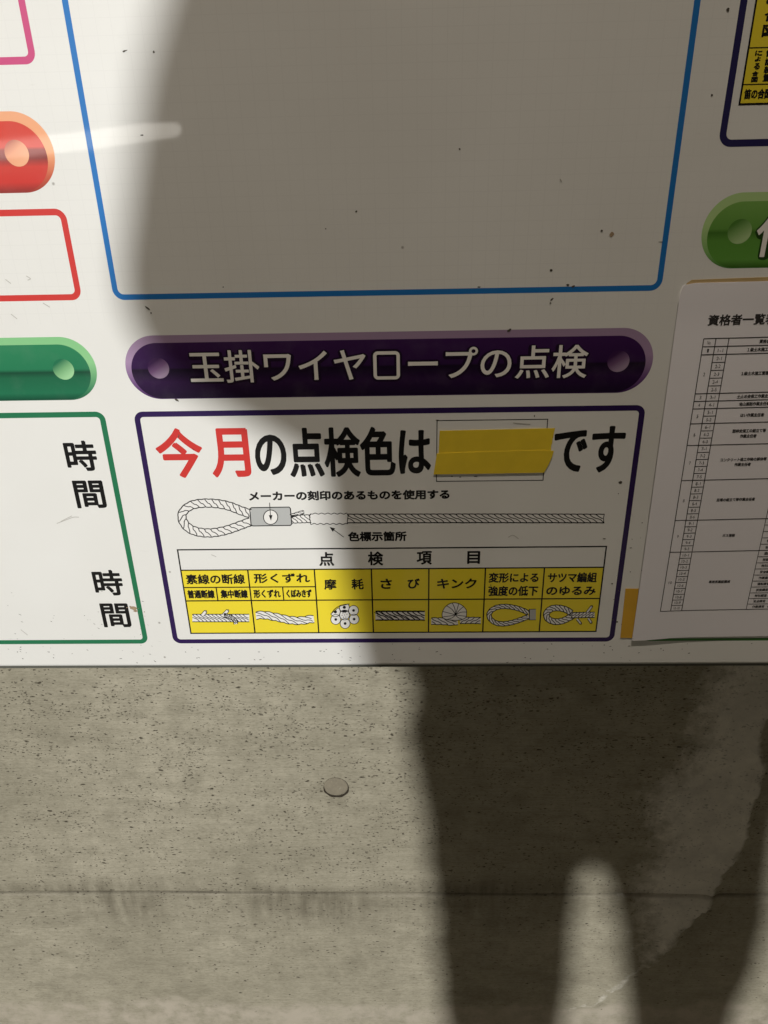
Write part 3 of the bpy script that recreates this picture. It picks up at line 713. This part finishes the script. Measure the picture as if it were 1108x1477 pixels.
# ---- dirt: splashes and chips that really are on the board
SPLASH = dark_mat('dried_splash', (.085, .07, .05), .7)
def blob(px, py, r, el=1.0, rot=0):
    c = bp(px, py); n = 11; rr = r*SC*.85
    pts = []
    for i in range(n):
        a = 2*math.pi*i/n; k = rr*random.uniform(.7, 1.2); x = k*math.cos(a)*el; z = k*math.sin(a)/math.sqrt(el)
        pts.append((c[0]+x*math.cos(rot)-z*math.sin(rot), c[1]+x*math.sin(rot)+z*math.cos(rot)))
    mb.poly(pts, 6+.05*(len(mb.f) % 9))
for s in ((895, 695.5, 3.0), (892, 712, 1.0), (213, 444.5, 2.2, 2.2, -.7), (218, 451.5, 1.4), (735, 476, 2.6, 1.5, .6), (795, 390, 2.0), (819, 411, 2.3), (827, 413, 2.2, 1.6, .5), (796, 432, 1.8, 1.8, .8), (794, 437, 1.4), (868, 333, 1.6), (691, 414, 1.3, 1.8), (663, 215, 1.3), (470, 330, 1.1), (1050, 14, 2.2), (1027, 137, 1.5), (222, 75, 1.6), (180, 73.5, 1.6, 2.2, .3), (205, 195, 1.3, 2), (514, 305, 1.6), (255, 577, 2.2, 1.7, -.5), (258, 629, 1.4, 2.6, 1.2), (631, 606, 1.3, 2.5), (681, 621, 1.5, 2.2), (771, 600, 1.5, .6), (664, 688, 1.2, 1.5), (686, 687, 1.5, 2.2), (652, 687, 1.1, 1.6), (872, 777, 1.4, 2), (883, 842, 1.6), (884, 894, 1.5), (890, 897, 2.0), (708, 844, 1.2), (892, 852, 1.2, .6), (953, 349, .9, 4), (322, 414, 1.0)):
    mb = MB(); blob(*s); at_board(mb.build('dirt_speck', SPLASH))
mb = MB()
for i in range(70):
    blob(random.uniform(0, 1108), 944+random.uniform(-16, 12)+(-.004*0), random.uniform(.5, 1.2), random.uniform(1, 2.6), random.uniform(-.8, .4))
for i in range(45):
    blob(random.uniform(0, 230), random.uniform(850, 950), random.uniform(.4, .95), random.uniform(1.2, 4), random.uniform(-.8, -.1))
for i in range(22):
    blob(random.uniform(882, 935), random.uniform(740, 950), random.uniform(.4, 1.1), random.uniform(1, 2.4), random.uniform(-.8, .8))
o = at_board(mb.build('fine_dirt_spatter', SPLASH)); o['kind'] = 'stuff'
RUST = dark_mat('rust_stain', (.42, .30, .18), .7)
mb = MB(); blob(882, 338.5, 3.6); at_board(mb.build('rust_stain', RUST))
mb = MB()
for s in ((193, 877, 5, 1.3), (196, 881, 2.8, 1.4), (188, 875, 2.2)): blob(*s)
for i in range(10): blob(193+random.gauss(0, 6), 879+random.gauss(0, 4), random.uniform(.5, 1.3))
at_board(mb.build('rust_stain', RUST))
SCUFF = ink('grey_scuff', (.50, .48, .44))
for P in ([(82, 755), (95, 750), (106, 746), (114, 746)], [(88, 752), (104, 744)], [(8, 403), (16, 409)], [(38, 398), (44, 402), (40, 404)], [(16, 453), (25, 460)], [(62, 437), (72, 443)], [(808, 258), (810, 262)], [(962, 762), (975, 760)], [(733, 775), (740, 772), (748, 777)], [(30, 908), (40, 916)], [(305, 800), (312, 803)], [(740, 610), (765, 612)]):
    mb = MB(); mb.stroke(PX(catmull(P, 4)), .0006, 6); at_board(mb.build('scuff_mark', SCUFF))

# ------------------------------------------------------------------ adhesive tapes
def tape_mat(name, col, see=.12):
    m, nt, b = nmat(name); b.inputs['Roughness'].default_value = .5
    v = coords(nt)
    c = mix(nt, ramp(nt, noise(nt, v, 40, 4), [(.3, 0.), (.75, 1.)]), col, tuple(x*.86 for x in col))
    nt.links.new(c, b.inputs['Base Color'])
    cr = noise(nt, coords(nt, (260, 1, 30)), 1, 3)
    bump(nt, math_n(nt, 'ADD', cr, noise(nt, v, 30, 3)), .12, .0004, b)
    if see:
        tr = N(nt, 'ShaderNodeBsdfTransparent'); mx = N(nt, 'ShaderNodeMixShader'); mx.inputs[0].default_value = see
        nt.links.new(b.outputs[0], mx.inputs[1]); nt.links.new(tr.outputs[0], mx.inputs[2])
        nt.links.new(mx.outputs[0], nt.nodes['Material Output'].inputs[0])
    return m
def tape(name, outline_px, yb, th, mat, label, cat, group=None, lift=None):
    pts = [bp(*p, D-yb) for p in outline_px]
    bm = bmesh.new()
    c0 = [bm.verts.new((p[0], -yb-(lift(i) if lift else 0), p[1])) for i, p in enumerate(pts)]
    f = bm.faces.new(c0); bm.normal_update()
    if f.normal.y > 0: f.normal_flip()
    r = bmesh.ops.extrude_face_region(bm, geom=[f])
    for e in r['geom']:
        if isinstance(e, bmesh.types.BMVert): e.co.y -= th
    bmesh.ops.recalc_face_normals(bm, faces=bm.faces)
    me = bpy.data.meshes.new(name); bm.to_mesh(me); bm.free()
    o = link(name, me, mat); return tag(o, label, cat, group)
YT = tape_mat('yellow_cloth_tape', (.95, .70, .035), .14)
t8 = lambda L: [(600+x/5.036, 590+y/5.036) for x, y in L]
tape('tape_strip', t8([(172, 157), (400, 152), (700, 145), (1010, 138), (1003, 172), (998, 205), (992, 216), (990, 250), (983, 262), (982, 300), (700, 310), (400, 316), (165, 322)]), .00012, .00010, YT, 'upper yellow tape strip across the outlined colour box, with a ragged right end', 'tape strip', 'yellow tape strips over the colour box')
tape('tape_strip', t8([(152, 322), (400, 312), (700, 304), (940, 298), (1002, 303), (990, 345), (972, 385), (955, 420), (930, 462), (600, 468), (300, 472), (128, 475), (140, 400)]), .00024, .00010, YT, 'lower yellow tape strip overlapping the other one, cut slanting at the right', 'tape strip', 'yellow tape strips over the colour box')
OT = tape_mat('orange_tape', (.72, .40, .03), 0)
tape('tape_strip', [(880+x/4.763, 660+y/4.763) for x, y in ((106, 900), (197, 900), (160, 1240), (70, 1238))], .00012, .00012, OT, 'short upright orange tape piece beside the lower left corner of the paper list', 'tape strip')
KT = tape_mat('tan_tape', (.50, .36, .16), 0)

# ------------------------------------------------------------------ paper list
z5 = lambda x, y: (880+x/4.86, 390+y/4.86)
PD = D-.004
tl = bp(985, 410, PD); bl_ = bp(913, 927.5, PD)
dn = Vector((bl_[0]-tl[0], bl_[1]-tl[1])); PH = dn.length; dn.normalize(); rt = Vector((-dn.y, dn.x))
PW = .43
def paper_pt(u, v_, off=0.0):                      # u across, v down (metres) -> world
    x = tl[0]+rt.x*u+dn.x*v_; z = tl[1]+rt.y*u+dn.y*v_
    y = -.0007-.0006*math.sin(math.pi*min(1, max(0, v_/PH)))*(.55+.45*math.cos(u*9))-.0003*smooth(.03, .0, v_)-.0004*math.sin(u*34+1)*math.sin(v_*9)
    z += .0032*smooth(.0, .05, u)*smooth(PH-.05, PH, v_)
    return (x, y-off, z)
def paper_mat():
    m, nt, b = nmat('copy_paper'); b.inputs['Roughness'].default_value = .55; b.inputs['Coat Weight'].default_value = .25; b.inputs['Coat Roughness'].default_value = .12
    v = coords(nt); nt.links.new(mix(nt, noise(nt, v, 12, 4), (.90, .875, .91), (.86, .84, .87)), b.inputs['Base Color'])
    bump(nt, noise(nt, v, 900, 2), .05, .0005, b); return m
PAPER = paper_mat()
nu, nv = 44, 40; bm = bmesh.new(); g = []
for j in range(nv+1):
    row = []
    for i in range(nu+1):
        u, v_ = PW*i/nu, PH*j/nv
        r = .004                                    # rounded upper corner
        if j == 0 and i == 0: u, v_ = .0014, .0014
        row.append(bm.verts.new(paper_pt(u, v_)))
    g.append(row)
for j in range(nv):
    for i in range(nu): bm.faces.new((g[j][i], g[j+1][i], g[j+1][i+1], g[j][i+1]))
ext = bmesh.ops.extrude_face_region(bm, geom=bm.faces[:])
for e in ext['geom']:
    if isinstance(e, bmesh.types.BMVert): e.co.y += .0002
bmesh.ops.recalc_face_normals(bm, faces=bm.faces)
me = bpy.data.meshes.new('sheet'); bm.to_mesh(me); bm.free()
for p in me.polygons: p.use_smooth = True
me.set_sharp_from_angle(angle=math.radians(40))
paper = empty('paper_list', (0, 0, 0))
tag(paper, 'white printed paper list of qualified workers taped to the right side of the board', 'paper')
link('sheet', me, PAPER, paper)
PINK = dark_mat('toner', (.035, .03, .03), .6); TONER = PINK
def uv_of(px, py):
    p = bp(px, py, PD); d = Vector((p[0]-tl[0], p[1]-tl[1])); return d.dot(rt), d.dot(dn)
class PMB(MB):
    pass
tTL = uv_of(1017.3, 490); tBL = uv_of(953.9, 885.2); tTR = uv_of(1108, 488.3)
v0, v1 = tTL[1], tBL[1]; u0 = (tTL[0]+tBL[0])/2; sh = tBL[0]-tTL[0]
c2 = mid(uv_of(1034.5, 489.5)[0], uv_of(969.2, 885)[0]); c3 = mid(uv_of(1053.5, 489)[0], uv_of(985, 885)[0]); c4 = mid(uv_of(1078.4, 883)[0], uv_of(1098, 799)[0])
rh = (v1-v0)/40
groups = [1, 1, 5, 1, 1, 2, 3, 5, 6, 5, 10]
def pfn(p):                                         # (u, layer y, -v) written by MB -> curved paper
    return paper_pt(p[0]+sh*((-p[2]-v0)/(v1-v0)-.5), -p[2], .00004-p[1]*.5)
mb = MB()
def pl(a, b_, wd, n=10):
    pts = [(a[0]+(b_[0]-a[0])*i/n, -(a[1]+(b_[1]-a[1])*i/n)) for i in range(n+1)]; mb.stroke(pts, wd, 1)
uR = PW-.022; PLW = .0007
pl((u0, v0), (uR, v0), PLW, 24); pl((u0, v1), (uR, v1), PLW, 24)
for u in (u0, c2, c3): pl((u, v0), (u, v1), PLW, 30)
pl((c4, v0), (c4, v1), PLW*.8, 30); pl((uR, v0), (uR, v1), PLW, 30)
r_ = 0
for gi, k in enumerate(groups):
    for j in range(k):
        r_ += 1; vv = v0+rh*r_
        if r_ == 40: break
        if j == k-1: pl((u0, vv), (uR, vv), PLW, 24)
        else: pl((c2, vv), (c3, vv), PLW*.8, 4)
        if j < k-1: pl((c4, vv), (uR, vv), PLW*.7, 12)
mb.build('table_lines', TONER, paper, pfn)
mb = MB()
def pt(txt, uc, vc, wd, h, bo=0): put_text(mb, txt, uc-wd/2, uc+wd/2, -vc-h/2, -vc+h/2, 1, bo)
names = ['資格名称', '１級土木施工管理技士', '１級土木施工管理技士補', '土止め支保工作業主任者', '地山掘削作業主任者', 'はい作業主任者', ('型枠支保工の組立て等', '作業主任者'), ('コンクリート造工作物の解体等', '作業主任者'), '足場の組立て等作業主任者', 'ガス溶接', '車両系建設機械']
r_ = 0; uc3 = (c3+c4)/2; ch = rh*.50
PEOPLE = ['運転', '技能', '特別', '安全', '作業']
for gi, k in enumerate(groups):
    va, vb = v0+rh*r_, v0+rh*(r_+k); vm = (va+vb)/2
    pt('No.' if gi == 0 else str(gi), (u0+c2)/2, vm, ch*(.9 if gi == 0 or gi == 10 else .42), ch*.9)
    tx = names[gi]
    if isinstance(tx, tuple):
        pt(tx[0], uc3, vm-ch*.72, ch*.86*len(tx[0]), ch, .00022); pt(tx[1], uc3, vm+ch*.72, ch*.86*len(tx[1]), ch, .00022)
    else: pt(tx, uc3, vm, ch*.86*len(tx), ch, .00022)
    for j in range(k):
        if gi: pt('%d-%d' % (gi, j+1), (c2+c3)/2, va+rh*(j+.5), ch*(1.3 if gi < 10 else 1.7), ch*.85)
        if gi: pt(PEOPLE[(gi+j) % 5]+'講習　修了', (c4+.0135), va+rh*(j+.5), ch*6, ch*.95, .00015)
    r_ += k
mb.build('table_lettering', TONER, paper, pfn)
mb = MB(); ua, va = uv_of(1023.5, 463.5); ub, vb2 = uv_of(1108, 460.5)
hgt = abs(uv_of(1060, 470.5)[1]-uv_of(1060, 454.5)[1])
put_text(mb, '資格者一覧表', ua-sh*.03, ua+(ub-ua)*1.19, -va-hgt/2, -va+hgt/2, 1, .0005)
mb.build('title_lettering', TONER, paper, lambda p: paper_pt(p[0], -p[2], .00004-p[1]*.5))
# tape that holds the paper, peeping out above its top edge
tape('tape_strip', [(990, 409), (998, 403.6), (1040, 402), (1108, 399.5), (1240, 396), (1240, 420), (1108, 424), (992, 424)], .00015, .00012, KT, 'tan tape strip peeping out above the top edge of the paper list', 'tape strip')

# ------------------------------------------------------------------ photographer (off frame; throws the big shadow) and the tube lamp behind
def cast(px, py, dist, surf):
    """point `dist` in front of the board on the ray from the lamp to the shadow seen at (px, py)"""
    dd = D if surf == 'b' else D+T
    x, z = bp(px, py, dd); y = 0.0 if surf == 'b' else T
    P = Vector((x, y, z)); t = (-dist-y)/(LAMP.y-y)
    return P+(LAMP-P)*t, (1-t)*scale_at(px, min(py, 1400), dd)
bm = bmesh.new()
def capsule(a, ra, b_, rb, n=20, m=8):
    a, b_ = Vector(a), Vector(b_); ax = (b_-a); L = ax.length
    q = ax.to_track_quat('Z', 'Y') if L > 1e-6 else Matrix.Identity(3).to_quaternion()
    rings = []
    for i in range(-m, 1): rings.append((math.sin(math.pi/2*i/m)*ra, math.cos(math.pi/2*i/m)*ra))
    for i in range(0, m+1): rings.append((L+math.sin(math.pi/2*i/m)*rb, math.cos(math.pi/2*i/m)*rb))
    prev = None
    for z, r in rings:
        ring = [bm.verts.new(a+q @ Vector((max(r, 1e-4)*math.cos(2*math.pi*k/n), max(r, 1e-4)*math.sin(2*math.pi*k/n), z))) for k in range(n)]
        if prev:
            for k in range(n): bm.faces.new((prev[k], prev[(k+1) % n], ring[(k+1) % n], ring[k]))
        else: bm.faces.new(ring[::-1])
        prev = ring
    bm.faces.new(prev)
def cap(p0, p1):
    (a, s0), (b_, s1) = cast(*p0[:2], p0[3], p0[4]), cast(*p1[:2], p1[3], p1[4]); capsule(a, p0[2]*s0, b_, p1[2]*s1)
DB = .90
cap((810, 120, 300, DB, 'b'), (840, 520, 300, DB, 'b'))        # chest
cap((840, 520, 310, DB, 'b'), (830, 715, 366, DB, 'b'))        # belly
cap((830, 715, 366, DB, 'b'), (860, 930, 346, DB, 'b'))
cap((880, 950, 318, DB, 'w'), (868, 1010, 276, DB, 'w'))       # hips
cap((1030, 960, 190, DB, 'w'), (1010, 1080, 150, DB, 'w'))
cap((480, -160, 205, DB, 'b'), (440, 0, 190, DB, 'b'))         # raised arm with the elbow out
cap((440, 0, 190, DB, 'b'), (390, 180, 190, DB, 'b'))
cap((390, 180, 190, DB, 'b'), (345, 425, 172, DB, 'b'))
cap((345, 425, 172, DB, 'b'), (520, 505, 188, DB-.04, 'b'))
cap((1080, -60, 210, DB, 'b'), (1140, 420, 180, DB, 'b'))      # other arm
cap((1140, 420, 160, DB, 'b'), (1190, 760, 150, DB-.06, 'b'))
def leg(rows):
    for a, b_ in zip(rows, rows[1:]): cap((*a, DB, 'w'), (*b_, DB, 'w'))
leg([(742, 1060, 160), (742, 1190, 130), (729, 1238, 117), (729, 1268, 108), (727, 1294, 106), (731, 1330, 98), (726, 1360, 100), (729, 1400, 95), (726, 1450, 93), (728, 1480, 88), (727, 1520, 88)])
leg([(1000, 1060, 158), (986, 1190, 138), (992, 1238, 126), (996, 1268, 118), (996, 1294, 113), (1001, 1330, 108), (996, 1360, 102), (996, 1390, 98), (992, 1410, 93), (986, 1440, 84), (983, 1465, 80), (974, 1520, 68)])
cap((703, 1060, 112, DB-.02, 'w'), (712, 1095, 112, DB-.02, 'w'))   # jacket hem
def foot(px, py, r):
    k, s = cast(px, py, DB, 'w'); g_ = Vector((k.x, k.y, .06)); capsule(k, r*s, g_, .045); capsule(g_-Vector((0, .05, .0)), .048, g_+Vector((0, .15, -.02)), .038)
foot(727, 1520, 75); foot(974, 1520, 58)
nk, s = cast(790, -240, DB, 'b'); ch_, s2 = cast(805, 0, DB, 'b')
capsule(ch_, .12, nk, .07); hd = nk+Vector((0, .03, .13)); capsule(hd+Vector((0, 0, -.03)), .078, hd+Vector((0, 0, .04)), .088)
capsule(hd+Vector((0, .085, -.01)), .012, hd+Vector((0, .10, -.03)), .016)
me = bpy.data.meshes.new('person'); bm.to_mesh(me); bm.free()
cloth, nt, b = nmat('dark_work_clothes'); b.inputs['Roughness'].default_value = .9
v = coords(nt); nt.links.new(mix(nt, noise(nt, v, 6, 4), (.045, .05, .06), (.03, .032, .04)), b.inputs['Base Color'])
tmp = link('person', me, cloth)
rm = tmp.modifiers.new('remesh', 'REMESH'); rm.mode = 'VOXEL'; rm.voxel_size = .009; rm.use_remove_disconnected = False
sm = tmp.modifiers.new('smooth', 'SMOOTH'); sm.factor = .5; sm.iterations = 4
bpy.context.view_layer.update()
ev = tmp.evaluated_get(bpy.context.evaluated_depsgraph_get()); me2 = bpy.data.meshes.new_from_object(ev)
tmp.modifiers.clear(); tmp.data = me2
for p in me2.polygons: p.use_smooth = True
tag(tmp, 'person in dark work clothes standing in front of the board and casting the shadow', 'person')

# lit tube seen only as a streak mirrored in the glossy board
def mirror(px, py, dist):
    x, z = bp(px, py); k = (D+dist)/D
    return Vector((x*k, -dist, H+(z-H)*k))
TD = 6.5
tm, nt, b = nmat('lit_tube'); b.inputs['Base Color'].default_value = (.9, .9, .88, 1)
b.inputs['Emission Color'].default_value = (1, .97, .90, 1); b.inputs['Emission Strength'].default_value = 14
sm_, nt, b = nmat('tube_diffuser'); b.inputs['Base Color'].default_value = (.9, .9, .88, 1)
b.inputs['Emission Color'].default_value = (1, .95, .86, 1); b.inputs['Emission Strength'].default_value = 7.5
tube = empty('tube_lamp', mirror(170, 198, TD)); tag(tube, 'slim white lit tube lamp behind the photographer, mirrored as a pale streak in the board', 'lamp')
def tubemesh(name, pts, mat):
    global bm
    bm = bmesh.new()
    for (a, ra), (c, rc) in zip(pts, pts[1:]): capsule(a, ra, c, rc, 16, 6)
    me = bpy.data.meshes.new(name); bm.to_mesh(me); bm.free()
    o = link(name, me, mat); o.parent = tube; o.location = -tube.location; return o
ps = SC*(D+TD)/D
tubemesh('diffuser', [(mirror(-60, 224, TD), 10*ps), (mirror(130, 202, TD), 10.5*ps), (mirror(205, 191.5, TD), 10*ps), (mirror(252, 187, TD), 8*ps)], sm_)
tubemesh('tube', [(mirror(-60, 222, TD)+Vector((0, .03, 0)), 4*ps), (mirror(130, 205, TD)+Vector((0, .03, 0)), 4*ps), (mirror(240, 187, TD)+Vector((0, .03, 0)), 3*ps)], tm)
